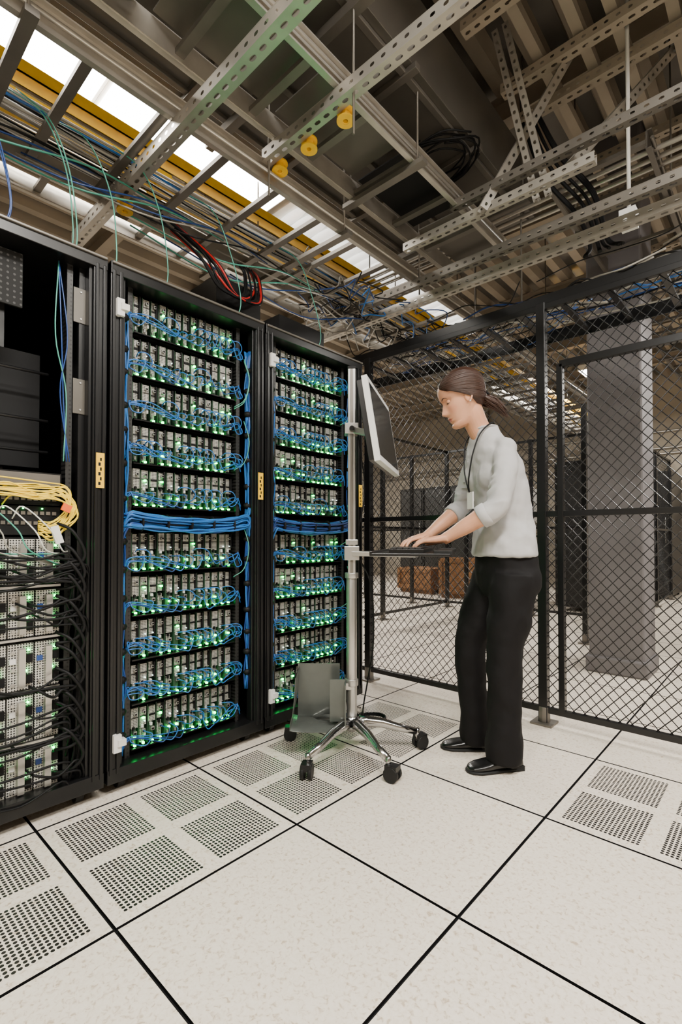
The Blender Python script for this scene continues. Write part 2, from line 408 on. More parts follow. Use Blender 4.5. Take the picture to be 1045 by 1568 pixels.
b.obj('cables', e)

# ------------------------------------------------------------ racks
RX = -1.90
def server_row(seed):
    q = random.Random(seed); b = MB(); Wd = .49; n = 13; p = Wd/n
    b.box(-.5, .0, 0, Wd, 0, .007, BLACK); b.box(-.5, -.10, 0, Wd, .007, .172, BLACK2)
    b.box(-.01, .0, 0, Wd, .0, .012, BLACK)
    for i in range(n):
        y = i*p; w = p
        b.box(-.35, -.018-q.uniform(0, .01), y+.002, y+.005, .012, .168, PCB)
        f = -.022+q.uniform(-.006, .006)
        top = .168-q.uniform(0, .008)
        b.box(-.3, f, y+.006, y+w-.005, .094+q.uniform(-.008, .008), top, GRILLE)
        b.box(-.3, f-.004, y+.007, y+w-.012, .020, .090, GRILLE if q.random() < .5 else PCB)
        b.box(-.3, f+.009, y+.012, y+.026, .062, .076, ALU)
        b.box(f+.009, f+.0095, y+.014, y+.024, .064, .072, BLACK2)
        b.box(-.3, f+.006, y+.010, y+.018, .082, .094, WHITE if q.random() < .5 else BLACK2)
        if q.random() < .6: b.box(-.3, f+.008, y+.021, y+.028, .045, .058, WHITE)
        b.box(-.3, f+.004, y+.010, y+.016, .026, .040, ALU)
        if q.random() < .8: b.tube([(f, y+.020, .145), (f+.012, y+.020, .145)], .0065, ALU, 8); b.tube([(f+.010, y+.020, .145), (f+.0125, y+.020, .145)], .0045, BLACK2, 8)
        b.box(f, f+.003, y+.006, y+w-.004, .126+q.uniform(-.006, .006), .130, BLACK2)
        if q.random() < .6: b.box(f, f+.012, y+.024, y+.030, .10, .165, BLACK2)
        for z in (.016, .050, .118):
            if q.random() < (.85 if z < .03 else .25): b.box(f, f+.010, y+.0145, y+.0225, z, z+.007, LED)
        if q.random() < .3: b.box(f, f+.008, y+.022, y+.026, .105, .109, LEDW)
        if q.random() < .7:
            d = -1 if i < n*.55 else 1
            y0 = y+.019; ye = -.035 if d < 0 else Wd+.035
            m = BLUE if q.random() < .75 else BLUED
            hz = q.uniform(.045, .080)
            b.curve([(f, y0, .069), (.008, y0, .070), (.026+q.uniform(0, .012), y0-d*.012, .058+q.uniform(-.006, .01)), (.032, y0+d*.008, hz-.036), (.026, y0+d*.04, hz-.030),
                     (.016, (y0+ye)/2+d*.02, hz+q.uniform(-.02, .015)), (.008, ye-d*.02, hz+.004), (.0, ye, hz-.03)], .0024, m, 5, 5)
        if q.random() < .45:
            y0 = y+.015; s = q.uniform(.03, .06)
            b.curve([(f, y0, .088), (.02, y0-.004, .10), (.035, y0+s*.5, .098), (.03, y0+s, .075), (.012, y0+s*.9, .05), (f, y0+s*.6, .045)], .0024, BLUE, 5, 5)
    return b.data('server_row_%d' % seed)
ROWS = [server_row(k) for k in range(4)]

def rack_frame(e, y0, y1, latch=True):
    b = MB(); X = RX; XB = -2.95
    for (a, c, s) in ((y0, y0+.05, 1), (y1-.05, y1, -1)):
        b.box(X-.06, X, a, c, .06, 2.03, BLACK)
        yi = c if s > 0 else a
        b.box(X-.05, X-.012, min(yi, yi+s*.012), max(yi, yi+s*.012), .06, 2.0, BLACK)
        b.box(X, X+.008, a+.006, a+.018, .08, 2.0, BLACK); b.box(X, X+.008, c-.018, c-.006, .08, 2.0, BLACK)
        b.box(XB, XB+.05, a, c, .06, 2.03, BLACK)
    b.box(XB, X-.06, y0, y0+.006, .06, 2.0, BLACK2); b.box(XB, X-.06, y1-.006, y1, .06, 2.0, BLACK2)
    b.box(XB, XB+.01, y0, y1, .06, 2.0, BLACK2)
    b.box(XB, X+.004, y0, y1, 1.985, 2.035, BLACK); b.box(X-.02, X+.012, y0+.004, y1-.004, 2.022, 2.032, STEELD)
    b.box(XB, X+.004, y0, y1, .045, .10, BLACK)
    b.obj('frame', e, .0025)
    b = MB()
    for yy in (y0+.1, y0+.625): b.box(X-.10, X-.055, yy-.010, yy+.010, .1, 1.985, RAILM)
    b.obj('mounting_rails', e)
    b = MB()
    for yy in (y0+.07, y1-.07):
        for xx in (X-.06, XB+.1):
            b.tube([(xx, yy, .03), (xx, yy, .06)], .008, STEELD, 8)
            b.tube([(xx, yy-.014, .03), (xx, yy+.014, .03)], .03, RUBBER, 14)
    b.obj('casters', e)
    b = MB()
    if latch:
        for z in (.20, 1.86):
            b.box(X, X+.022, y0+.016, y0+.045, z-.035, z+.03, WHITE); b.box(X, X+.03, y0+.03, y0+.06, z-.012, z+.012, WHITE)
    b.box(X+.008, X+.0095, y1-.040, y1-.010, 1.16, 1.29, YEL)
    for k in range(6): b.box(X+.0095, X+.0100, y1-.032+(k % 2)*.006, y1-.024+(k % 2)*.004, 1.17+k*.018, 1.182+k*.018, BLACK2)
    b.obj('latches_and_label', e)
def blue_channel(b, y, z0, z1, n=8, q=R):
    for k in range(n):
        yy = y+q.uniform(-.012, .012); xx = RX-.045+q.uniform(-.01, .012)
        N = int((z1-z0)/.09)
        b.curve([(xx+q.uniform(-.006, .006), yy+q.uniform(-.007, .007), z0+(z1-z0)*i/N) for i in range(N+1)], .0035, BLUE if q.random() < .7 else BLUED, 3, 5)
    z = z0+.08
    while z < z1: b.ell((RX-.044, y, z), V((.021, 0, 0)), V((0, .021, 0)), V((0, 0, .016)), BLACK2, 10, 6); z += q.uniform(.09, .14)
def server_rack(y0, y1):
    e = empty('server_rack', ((RX-2.95)/2, (y0+y1)/2, 0)); rack_frame(e, y0, y1)
    zs = [.115+.178*i for i in range(5)]+[1.09+.178*i for i in range(5)]
    for i, z in enumerate(zs): place('server_row', ROWS[R.randrange(4)], e, 0, (RX-.055, y0+.118, z))
    b = MB(); blue_channel(b, y0+.070, .12, .98); blue_channel(b, y0+.070, 1.05, 1.9); blue_channel(b, y0+.675, .25, .98); blue_channel(b, y0+.675, 1.05, 1.88)
    for k in range(22):
        zz = 1.045+R.uniform(-.030, .030); xx = RX-.035+R.uniform(-.015, .025)
        ctrl = [(xx-.02, y0+.065, zz-.03+R.uniform(-.05, .05)), (xx, y0+.085, zz)]+[(xx+R.uniform(-.004, .006), y0+.12+.09*j, zz-.018*math.sin(j*.55)+R.uniform(-.006, .006)) for j in range(6)]+[(xx, y0+.655, zz+.01), (xx-.015, y0+.68, zz+.05*(1 if k % 2 else -1))]
        b.curve(ctrl, .0044, BLUE if R.random() < .7 else BLUED, 4, 6)
    for yy in (.14, .25, .36, .47, .58): b.ell((RX-.033, y0+yy, 1.035), V((.030, 0, 0)), V((0, .007, 0)), V((0, 0, .038)), BLACK2, 12, 6)
    b.obj('blue_cabling', e)
    b = MB()
    b.box(-2.6, RX-.08, y0+.118, y0+.608, 1.012, 1.075, BLACK2)
    for k in range(4):
        zz = R.uniform(.5, 1.8); b.curve([(RX-.04, y0+.65, zz+.1), (RX-.01, y0+.66, zz), (RX-.02, y0+.64, zz-.1), (RX-.05, y0+.6, zz-.14)], .0022, TEAL, 5, 5)
    b.obj('blank_panel_and_patch', e)
    return e
server_rack(.785, 1.525); server_rack(1.537, 2.277)

y0, y1 = .035, .773
e = empty('equipment_rack', ((RX-2.95)/2, (y0+y1)/2, 0)); rack_frame(e, y0, y1, False)
b = MB()
b.box(RX-.12, RX-.05, y0+.655, y0+.69, .1, 1.985, BLACK)
for z in (1.50, 1.84):
    b.box(RX-.05, RX-.046, y0+.635, y0+.685, z-.065, z+.065, DUCT)
    for dz in (-.05, .05): b.tube([(RX-.046, y0+.66, z+dz), (RX-.043, y0+.66, z+dz)], .004, ALU, 8)
for yy in (.18, .26, .34, .47): b.box(RX-.6, RX-.35, y0+yy, y0+yy+.02, 1.2, 1.98, BLACK)
b.box(RX-.75, RX-.3, y0+.11, y0+.6, 1.25, 1.7, BLACK2)
b.box(RX-.09, RX-.08, y0+.05, y0+.48, 1.78, 1.97, perf_mat('perforated_black', (.006, .006, .006), (.06, .06, .06), .02, .2, rough=.8, metal=0))
for z in (1.3, 1.42, 1.6): b.tube([(RX-.2, y0+.12, z), (RX-.2, y0+.6, z)], .006, BLACK)
b.obj('upper_bay', e, .001)
b = MB()
b.box(-2.6, RX-.05, y0+.11, y0+.60, 1.155, 1.205, BLACK); b.box(RX-.05, RX-.047, y0+.115, y0+.595, 1.160, 1.20, STEELD)
b.box(-2.6, RX-.06, y0+.11, y0+.60, 1.09, 1.15, BLACK2)
b.box(-2.6, RX-.06, y0+.11, y0+.60, .985, 1.085, BLACK2)
for k in range(24):
    for z in (1.02, 1.055, 1.105): b.box(RX-.062, RX-.056, y0+.125+k*.0195, y0+.138+k*.0195, z, z+.012, STEELD)
    if k % 3 == 0: b.box(RX-.06, RX-.054, y0+.13+k*.0195, y0+.134+k*.0195, 1.075, 1.079, LED)
b.obj('network_switch', e)
b = MB()
for k in range(16):
    z = 1.125+R.uniform(-.02, .03); yy = y0+.12+.02*k
    b.curve([(RX-.055, yy, z-.02), (RX-.02, yy+.02, z+.01), (RX-.01, yy+.09, z+R.uniform(0, .03)), (RX-.015, y0+.52, z+R.uniform(-.01, .02)), (RX-.02, y0+.60+R.uniform(-.02, .02), z+R.uniform(-.02, .02)), (RX-.015, y0+.625+R.uniform(-.02, .02), z-.06), (RX-.03, y0+.57, z-.13+R.uniform(-.03, .03)), (RX-.06, y0+.53, z-.12)], .0026, YCAB, 5, 6)
for k in range(6):
    yy = y0+.2+.05*k
    b.curve([(RX-.055, yy, 1.04), (RX-.01, yy+.02, 1.08), (RX+.01, yy+.1, 1.0), (RX, yy+.14, .93), (RX-.04, y0+.62, .88+R.uniform(-.05, .05))], .0025, R.choice([WHITE, GREYC, TEAL]), 5, 6)
b.ob(V((RX+.005, y0+.60, 1.08)), V((.004, 0, 0)), V((0, .014, -.006)), V((0, .005, .012)), ORANGE)
b.ob(V((RX+.005, y0+.57, .985)), V((.006, 0, 0)), V((0, .012, .004)), V((0, -.01, .03)), WHITE)
b.obj('patch_cables', e)
b = MB()
for r in range(5):
    z0 = .085+r*.18
    b.box(-2.6, RX-.07, y0+.11, y0+.60, z0, z0+.172, BLACK2); b.box(-2.6, RX-.045, y0+.11, y0+.60, z0-.004, z0+.004, ALU)
    for c in range(6):
        ya = y0+.113+c*.0815
        b.box(-2.3, RX-.052, ya+.002, ya+.078, z0+.008, z0+.165, GRILLE2)
        b.box(RX-.052, RX-.030, ya+.030, ya+.050, z0+.02, z0+.15, ALU)
        b.box(RX-.052, RX-.040, ya+.056, ya+.074, z0+.03, z0+.06, BLACK2); b.box(RX-.052, RX-.040, ya+.056, ya+.074, z0+.10, z0+.13, BLACK2)
        b.box(RX-.052, RX-.045, ya+.006, ya+.024, z0+.10, z0+.118, BLUED if c % 2 else WHITE)
        for dz in (.03, .08, .14): b.tube([(RX-.052, ya+.016, z0+dz), (RX-.044, ya+.016, z0+dz)], .006, ALU, 8)
        b.box(RX-.052, RX-.044, ya+.053, ya+.058, z0+.07, z0+.076, LED)
        if R.random() < .5: b.box(RX-.052, RX-.044, ya+.06, ya+.065, z0+.14, z0+.146, LED)
b.obj('blade_servers', e)
b = MB()
for k in range(34):
    r = R.randrange(5); z0 = .1+r*.18+R.uniform(.0, .12); yy = y0+R.uniform(.14, .56)
    ye = y0+.64+R.uniform(-.02, .045)
    b.curve([(RX-.04, yy, z0), (RX+.0+R.uniform(0, .02), yy+.02, z0-.012), (RX+.01, (yy+ye)/2, z0-.03+R.uniform(-.02, .02)), (RX+.005, ye-.03, z0-.02+R.uniform(-.02, .03)), (RX-.01, ye, z0-.06), (RX-.03, ye-.005, max(.08, z0-.15))], R.uniform(.003, .005), BLACK2, 5, 6)
for k in range(12):
    z0 = .25+k*.065+R.uniform(-.02, .02)
    b.curve([(RX-.03, y0+.58, z0+.08), (RX+.01, y0+.62, z0+.05), (RX+.015, y0+.66, z0-.03), (RX, y0+.63, z0-.08), (RX-.03, y0+.58, z0-.09)], .006, BLACK2, 5, 6)
for k in range(3):
    b.curve([(RX-.05, y0+.585, 1.98), (RX-.03, y0+.57+.02*k, 1.7), (RX-.04, y0+.61-.01*k, 1.5), (RX-.03, y0+.60+.01*k, 1.25)], .0025, BLUED if k else TEAL, 6, 5)
b.obj('power_cables', e)
y0, y1 = -.715, .023
e = empty('equipment_rack', ((RX-2.95)/2, (y0+y1)/2, 0)); rack_frame(e, y0, y1, False)
for i in range(9): place('server_row', ROWS[i % 4], e, 0, (RX-.055, y0+.118, .115+.19*i))

# ------------------------------------------------------------ fences
def clipline(u0, v0, u1, v1, L, H):
    t0, t1 = 0., 1.; du, dv = u1-u0, v1-v0
    for p, q in ((-du, u0), (du, L-u0), (-dv, v0), (dv, H-v0)):
        if abs(p) < 1e-9:
            if q < 0: return None
            continue
        t = q/p
        if p < 0: t0 = max(t0, t)
        else: t1 = min(t1, t)
    return (u0+du*t0, v0+dv*t0, u0+du*t1, v0+dv*t1) if t0 < t1-1e-4 else None
def mesh_panel(b, o, t, L, z0, z1, pitch=.052, r=.0022, k=1.1):
    H = z1-z0; o = V(o); t = V(t); nrm = t.cross(UP); dv = pitch*k
    c = -L*k-dv
    while c < H+dv:
        for s in (1, -1):
            u0, v0, u1, v1 = (0, c, L, c+L*k) if s == 1 else (0, c+L*k, L, c)
            q = clipline(u0, v0, u1, v1, L, H)
            if q:
                off = nrm*(.0015*s)
                b.tube([o+t*q[0]+UP*(z0+q[1])+off, o+t*q[2]+UP*(z0+q[3])+off], r, BLACK, 4)
        c += dv
def fence(name, o, t, L, posts, z0=.075, z1=2.2, rails=(1.1,), pitch=.052, r=.0023, gate=None):
    o = V(o); t = V(t); e = empty(name, o+t*(L/2)); b = MB()
    for p in posts:
        c = o+t*p; b.bar(c+UP*.012, c+UP*(z1+.02), .045, .045, BLACK, up=t); b.bar(c+UP*0, c+UP*.012, .11, .11, STEELD, up=t)
        b.tube([c+UP*.012, c+UP*.09], .03, STEELD, 10)
    for z in (z0, z1)+tuple(rails): b.bar(o+UP*z, o+t*L+UP*z, .028, .03, BLACK)
    if gate:
        g0, g1, gz = gate
        b.bar(o+t*g0+UP*gz, o+t*g1+UP*gz, .035, .035, BLACK)
        for p in (g0, g1): b.bar(o+t*p+UP*z0, o+t*p+UP*gz, .035, .03, BLACK, up=t)
    b.obj('posts_and_rails', e, .002)
    b = MB(); mesh_panel(b, o, t, L, z0, z1, pitch, r); b.obj('woven_wire_mesh', e)
    return e
fence('wire_mesh_security_fence', (-2.2, 2.65, 0), (1, 0, 0), 3.6, (.05, 1.236, 2.55, 3.55), gate=(1.33, 2.5, 1.875))
fence('wire_mesh_security_fence', (-6.0, 6.2, 0), (1, 0, 0), 4.6, (0, .9, 1.8, 2.7, 3.6, 4.6), pitch=.075, r=.002)
fence('wire_mesh_security_fence', (-1.4, 4.9, 0), (0, 1, 0), 4.4, (0, 1.1, 2.2, 3.3, 4.4), pitch=.075, r=.002)
fence('wire_mesh_security_fence', (-3.6, 3.2, 0), (0, 1, 0), 3.0, (0, 1.5, 3.0), pitch=.075, r=.002)

# ------------------------------------------------------------ column, crates, cabinets beyond
e = empty('structural_column', (-.92, 4.1, 0)); b = MB()
b.box(-1.10, -.74, 3.92, 4.28, 0, ZC, COLM); b.box(-1.12, -.72, 3.90, 4.30, 0, .12, COLM)
b.obj('shaft', e, .015)
def crate(c, sx, sy, sz, rot):
    e = empty('plywood_crate', c); b = MB(); ca, sa = math.cos(rot), math.sin(rot)
    ux = V((ca, sa, 0)); uy = V((-sa, ca, 0)); C = V(c)
    b.ob(C+UP*(sz/2+.08), ux*sx/2, uy*sy/2, UP*(sz/2), WOOD)
    for s in (-1, 1):
        for t in (-1, 1): b.ob(C+ux*s*sx/2+uy*t*sy/2+UP*(sz/2+.08), ux*.03, uy*.03, UP*(sz/2+.01), WOOD)
        for z in (.11, sz+.06):
            b.ob(C+uy*s*(sy/2+.01)+UP*z, ux*sx/2, uy*.012, UP*.035, WOOD); b.ob(C+ux*s*(sx/2+.01)+UP*z, ux*.012, uy*sy/2, UP*.035, WOOD)
        b.ob(C+uy*s*sy*.35+UP*.04, ux*sx/2, uy*.04, UP*.04, WOOD)
    b.obj('boards', e, .003)
crate((-4.0, 7.4, 0), .62, .5, .55, .3); crate((-4.9, 7.6, 0), .7, .5, .35, -.1)
CABM = perf_mat('cabinet_door_mesh', (.02, .02, .02), (0, 0, 0), .012, .3, axes=(0, 2))
def cabinet(x, y, w, d, h):
    e = empty('server_cabinet', (x+w/2, y+d/2, 0)); b = MB()
    b.box(x, x+w, y, y+d, .06, h, BLACK); b.box(x+.04, x+w-.04, y-.02, y, .1, h-.06, CABM)
    for xx in (x+.06, x+w-.06):
        for yy in (y+.06, y+d-.06): b.tube([(xx, yy, 0), (xx, yy, .06)], .02, RUBBER, 8)
    b.tube([(x+w-.08, y-.03, .9), (x+w-.08, y-.03, 1.3)], .008, ALU, 6)
    b.obj('body', e, .004)
cabinet(-.1, 4.5, .7, 1.0, 2.05); cabinet(.62, 4.5, .7, 1.0, 2.05)
for k in range(2): cabinet(-2.6+.63*k, 9.3, .6, 1.0, 2.05)
for k in range(3): cabinet(-6.4+.63*k, 9.0, .6, 1.0, 2.05)
cabinet(-2.35, 6.9, .6, 1.0, 2.0)

e = empty('wall_conduit', (-3, YB-.05, 2.5)); b = MB()
for z in (2.5, 2.6, 2.9): b.tube([(XL, YB-.04, z), (XR, YB-.04, z)], .02, STEEL, 8)
for x in (-5, -3.5, -2, -.5): b.tube([(x, YB-.04, 2.5), (x, YB-.04, ZC-.1)], .02, STEEL, 8)
for x in (-6, -4.3, -2.6): b.box(x, x+.4, YB-.12, YB, 1.3, 2.0, WHITE)
b.obj('conduits', e)

# ------------------------------------------------------------ cart
PA, PD = .049, 2.268
P0 = W(PA, PD, 0)
NN = W(.966, -.259, 0); TT = W(.259, .966, 0)
e = empty('rolling_computer_cart', P0); b = MB()
for dg in (-85, -20, 47, 124, 197):
    a = math.radians(dg); d = V((math.cos(a), math.sin(a), 0))
    pts = [P0+d*r+UP*h for r, h in ((.02, .135), (.07, .135), (.14, .125), (.22, .10), (.30, .082))]
    b.tube(pts, .02, CHROME, 10, radii=[.026, .024, .021, .018, .016])
    ang = a+.5; wd = V((math.cos(ang), math.sin(ang), 0)); wn = V((-math.sin(ang), math.cos(ang), 0))
    c = P0+d*.305; b.tube([c+UP*.05, c+UP*.095], .011, CHROME, 8)
    c2 = c+wd*.018
    for s in (-1, 1): b.tube([c2+wn*s*.008+UP*.031, c2+wn*s*.024+UP*.031], .031, RUBBER, 18)
    b.ob(c2+UP*.052, wd*.026, wn*.021, UP*.014, BLACK)
b.tube([P0+UP*.10, P0+UP*.165], .035, CHROME, 18)
b.obj('star_base', e)
b = MB()
b.tube([P0+UP*.15, P0+UP*.80], .024, ALU, 20); b.tube([P0+UP*.79, P0+UP*.815], .031, ALU, 20); b.tube([P0+UP*.30, P0+UP*.33], .030, ALU, 20)
b.ob(P0+UP*1.28, RT*.017, FW*.022, UP*.475, ALU); b.ob(P0+UP*1.28-FW*.023, RT*.006, FW*.003, UP*.47, STEELD)
b.ob(P0+UP*1.757, RT*.019, FW*.024, UP*.006, BLACK2)
b.obj('pole', e, .002)
b = MB()
TC = W(.335, 2.17, 0)
b.ob(P0+UP*.905, RT*.034, FW*.036, UP*.032, ALU); b.ob(P0+UP*.955, RT*.028, FW*.03, UP*.012, ALU)
b.bar(P0+UP*.903, TC+UP*.900, .07, .022, ALU)
b.ob(TC+UP*.908, NN*.155, TT*.26, UP*.006, BLACK); b.ob(TC+UP*.912-NN*.155, NN*.006, TT*.26, UP*.010, BLACK)
b.ob(TC+UP*.916+NN*.125, NN*.035, TT*.25, UP*.010, RUBBER)
b.obj('keyboard_tray', e, .003)
b = MB(); KC = TC-NN*.02+UP*.921
b.ob(KC, NN*.07, TT*.215, UP*.008, BLACK)
for i in range(5):
    for j in range(15): b.ob(KC+UP*.011+NN*(-.052+i*.025)+TT*(-.198+j*.0283), NN*.0105, TT*.012, UP*.0035, KEYC)
b.obj('keyboard', e, .001)
b = MB()
tl = math.radians(9); up2 = UP*math.cos(tl)-NN*math.sin(tl); n2 = NN*math.cos(tl)+UP*math.sin(tl)
MC = W(.185, 2.20, 1.452)
b.ob(MC, n2*.012, TT*.262, up2*.175, SCREENW); b.ob(MC-n2*.022, n2*.014, TT*.25, up2*.165, BLACK); b.ob(MC-n2*.045, n2*.012, TT*.12, up2*.10, BLACK)
b.ob(MC+n2*.0125, n2*.0015, TT*.240, up2*.150, PLAST)
b.obj('monitor', e, .004)
b = MB()
b.ob(P0+UP*1.475, RT*.032, FW*.034, UP*.025, ALU); b.bar(P0+UP*1.475, MC-n2*.055, .05, .03, ALU); b.ob(MC-n2*.06, n2*.004, TT*.05, up2*.05, ALU)
b.tube([P0+UP*1.47-FW*.06, P0+UP*1.47], .012, BLACK, 10)
b.obj('monitor_arm', e, .003)
def sheet(b, prof, y0, y1, base, mat):
    n = len(prof)
    top = [base+RT*a+FW*y0+UP*h for a, h in prof]+[base+RT*a+FW*y1+UP*h for a, h in prof]
    b.add(top+[p+RT*.003+UP*.003 for p in top], [(i, i+1, n+i+1, n+i) for i in range(n-1)]+[(2*n+i, 2*n+n+i, 2*n+n+i+1, 2*n+i+1) for i in range(n-1)]
          +[(i, 2*n+i, 2*n+i+1, i+1) for i in range(n-1)]+[(n+i, n+i+1, 3*n+i+1, 3*n+i) for i in range(n-1)], mat, True)
b = MB()
sheet(b, [(-.275, .13), (-.273, .16), (-.262, .20), (-.255, .27), (-.25, .36)], -.10, .10, P0, SMOKE)
sheet(b, [(-.275, .13), (-.26, .125), (-.20, .122), (-.10, .122), (-.05, .125)], -.10, .10, P0, SMOKE)
b.ob(P0+RT*-.155+FW*.10+UP*.25, RT*.10, FW*.002, UP*.125, SMOKE)
b.ob(P0+RT*-.065+FW*-.03+UP*.24, RT*.035, FW*.002, UP*.095, SMOKE)
b.ob(P0+RT*-.03+UP*.235, RT*.003, FW*.09, UP*.09, SMOKE); b.bar(P0+UP*.3, P0+RT*-.04+UP*.3, .05, .03, ALU)
b.obj('cpu_holder', e, .001)
b = MB()
b.curve([P0+RT*.03+UP*.89, P0+RT*.09+UP*.75, P0+RT*.10+UP*.5, P0+RT*.08+FW*.1+UP*.3, P0+RT*.06+FW*.2+UP*.1, P0+RT*.10+FW*.35+UP*.01], .004, BLACK2, 6, 6)
b.curve([P0+RT*.03+UP*1.45, P0+RT*.06+UP*1.2, P0+RT*.03+UP*1.0], .003, BLACK2, 6, 6)
for k in range(3):
    b.curve([P0+RT*(.12+.07*math.cos(i*.9+k))+FW*(.38+.06*math.sin(i*.9+k))+UP*(.008+.006*k) for i in range(8)], .004, BLACK2, 5, 6)
b.obj('power_cord', e)

# ------------------------------------------------------------ woman
def skin_mat(name, mouth):
    m = M(name, (.60, .30, .18), .45, var=.06, scale=30, sss=.15)
    nt = m.node_tree; bs = nt.nodes['Principled BSDF']
    if mouth:
        tc = nt.nodes.new('ShaderNodeTexCoord'); src = bs.inputs['Base Color'].links[0].from_socket
        def blob(c, r, col, fac, src):
            mp = nt.nodes.new('ShaderNodeMapping'); mp.vector_type = 'POINT'
            mp.inputs['Scale'].default_value = [1/x for x in r]; mp.inputs['Location'].default_value = [-a/x for a, x in zip(c, r)]
            nt.links.new(tc.outputs['Object'], mp.inputs[0])
            ln = nt.nodes.new('ShaderNodeVectorMath'); ln.operation = 'LENGTH'; nt.links.new(mp.outputs[0], ln.inputs[0])
            mr = nt.nodes.new('ShaderNodeMapRange'); mr.inputs[1].default_value = .75; mr.inputs[2].default_value = 1.1; mr.inputs[3].default_value = fac; mr.inputs[4].default_value = 0
            nt.links.new(ln.outputs['Value'], mr.inputs[0])
            mx = nt.nodes.new('ShaderNodeMix'); mx.data_type = 'RGBA'; nt.links.new(mr.outputs[0], mx.inputs[0]); nt.links.new(src, mx.inputs[6]); mx.inputs[7].default_value = (*col, 1)
            return mx.outputs[2]
        src = blob((.093, 0, -.069), (.022, .024, .0095), (.36, .09, .075), .85, src)
        for s in (-1, 1): src = blob((.07, s*.042, -.03), (.03, .022, .02), (.64, .25, .16), .35, src)
        nt.links.new(src, bs.inputs['Base Color'])
    return m
SKIN = skin_mat('skin', False); SKINF = skin_mat('face_skin', True)
HAIR = M('brown_hair', (.034, .013, .007), .42, var=.5, scale=60)
BLOUSE = M('pale_grey_knit_blouse', (.41, .405, .41), .85, var=.05, bump=.45, bscale=16)
PANTS = M('black_trousers', (.004, .0035, .004), .75, var=.05, bump=.35, bscale=18, spec=.2)
SHOE = M('black_leather', (.006, .006, .006), .25)
EYEW = M('eye_white', (.5, .48, .45), .2); IRIS = M('iris', (.03, .015, .008), .15)
e = empty('woman', W(.68, 2.18, 0))
def organic(name, b, vox, it, disp=0, dscale=.1, local=None):
    o = b.obj(name, e if local is None else None)
    if local is not None:
        o.parent = e; o.matrix_parent_inverse = Matrix.Translation(-e.location); o.matrix_basis = local
    r = o.modifiers.new('remesh', 'REMESH'); r.mode = 'VOXEL'; r.voxel_size = vox; r.use_smooth_shade = True
    s = o.modifiers.new('smooth', 'SMOOTH'); s.factor = .5; s.iterations = it
    if disp:
        tx = bpy.data.textures.new(name+'_folds', 'CLOUDS'); tx.noise_scale = dscale; tx.noise_depth = 1
        d = o.modifiers.new('folds', 'DISPLACE'); d.texture = tx; d.strength = disp; d.mid_level = .5
    return o
Lt = W(.229, -.973, 0); Fr = W(-.973, -.229, 0)
b = MB()
secs = []
for (h, a, lw, fa) in ((.892, .718, .165, .120), (.905, .718, .170, .124), (.96, .718, .163, .120), (1.05, .720, .140, .106), (1.15, .712, .138, .104), (1.24, .692, .146, .108), (1.31, .675, .150, .102), (1.35, .664, .145, .090), (1.385, .655, .118, .074), (1.415, .648, .088, .064), (1.445, .641, .066, .057), (1.466, .635, .059, .054)):
    secs.append((W(a, 2.18, h), Lt*lw, Fr*fa))
b.loft(secs, BLOUSE, 32, 2.2)
for s in (-1, 1): b.ell(W(.685, 2.18, 1.25)+Fr*.052+Lt*s*.058, Fr*.060, Lt*.060, UP*.080, BLOUSE)
def limb(b, pts, radii, mat, n=20, sub=6, flat=None):
    c = [V(p) for p in pts]; cc = [c[0]*2-c[1]]+c+[c[-1]*2-c[-2]]; rr = [radii[0]]+list(radii)+[radii[-1]]; P = []; Q = []
    for i in range(1, len(cc)-2):
        for k in range(sub):
            t = k/sub; p0, p1, p2, p3 = cc[i-1:i+3]
            P.append(.5*((2*p1)+(p2-p0)*t+(2*p0-5*p1+4*p2-p3)*t*t+(3*p1-p0-3*p2+p3)*t**3))
            tt = t*t*(3-2*t); Q.append(rr[i]*(1-tt)+rr[i+1]*tt)
    P.append(cc[-2]); Q.append(rr[-2]); b.tube(P, 0, mat, n, radii=Q)
SL = (W(.690, 2.048, 1.345), W(.668, 2.005, 1.22), W(.632, 1.985, 1.098)); WL = W(.440, 2.07, .972)
SR = (W(.635, 2.312, 1.350), W(.612, 2.375, 1.24), W(.592, 2.40, 1.125)); WR = W(.405, 2.305, .985)
for S, Wr in ((SL, WL), (SR, WR)):
    fd = (Wr-S[2]).normalized(); nb = W(.650, 2.18, 1.385)
    limb(b, [nb, (nb+S[0])/2+UP*.004, S[0]], (.045, .046, .044), BLOUSE)
    b.ell(S[0], RT*.045, FW*.045, UP*.045, BLOUSE)
    limb(b, [S[0]-(S[1]-S[0])*.05, S[0]+(S[1]-S[0])*.3, S[1], S[2]+(S[2]-S[1]).normalized()*-.02, S[2]+fd*.035, S[2]+fd*.070], (.042, .048, .046, .045, .046, .045), BLOUSE)
    ad = (S[2]-S[0]).normalized(); w1 = ad.cross(FW).normalized(); w2 = ad.cross(w1)
    for i, t in enumerate((.35, .47, .57, .66, .75, .83, .91)):   # sleeve folds
        c = S[0]*(1-t)+S[2]*t; a0 = R.uniform(0, 6)
        b.tube([c+(w1*math.cos(a0+q*.42)+w2*math.sin(a0+q*.42))*.0435+ad*(.007*q-.02) for q in range(9)], .005, BLOUSE, 8, radii=[.002+.0055*math.sin(math.pi*q/8) for q in range(9)])
organic('blouse', b, .0055, 5, .016, .07)
b = MB()
for S, Wr in ((SL, WL), (SR, WR)):
    fd = (Wr-S[2]).normalized(); b.tube([S[2]+fd*.040, S[2]+fd*.044, S[2]+fd*.078, S[2]+fd*.082], 0, BLOUSE, 24, radii=[.044, .0495, .0485, .043])
pts = []
for i in range(25):
    a = 2*math.pi*i/24; f = math.cos(a); pts.append(W(.636, 2.18, 1.462-.012*max(0, f))+Lt*(.059*math.sin(a))+Fr*(.055*f))
b.tube(pts, .005, BLOUSE, 8)
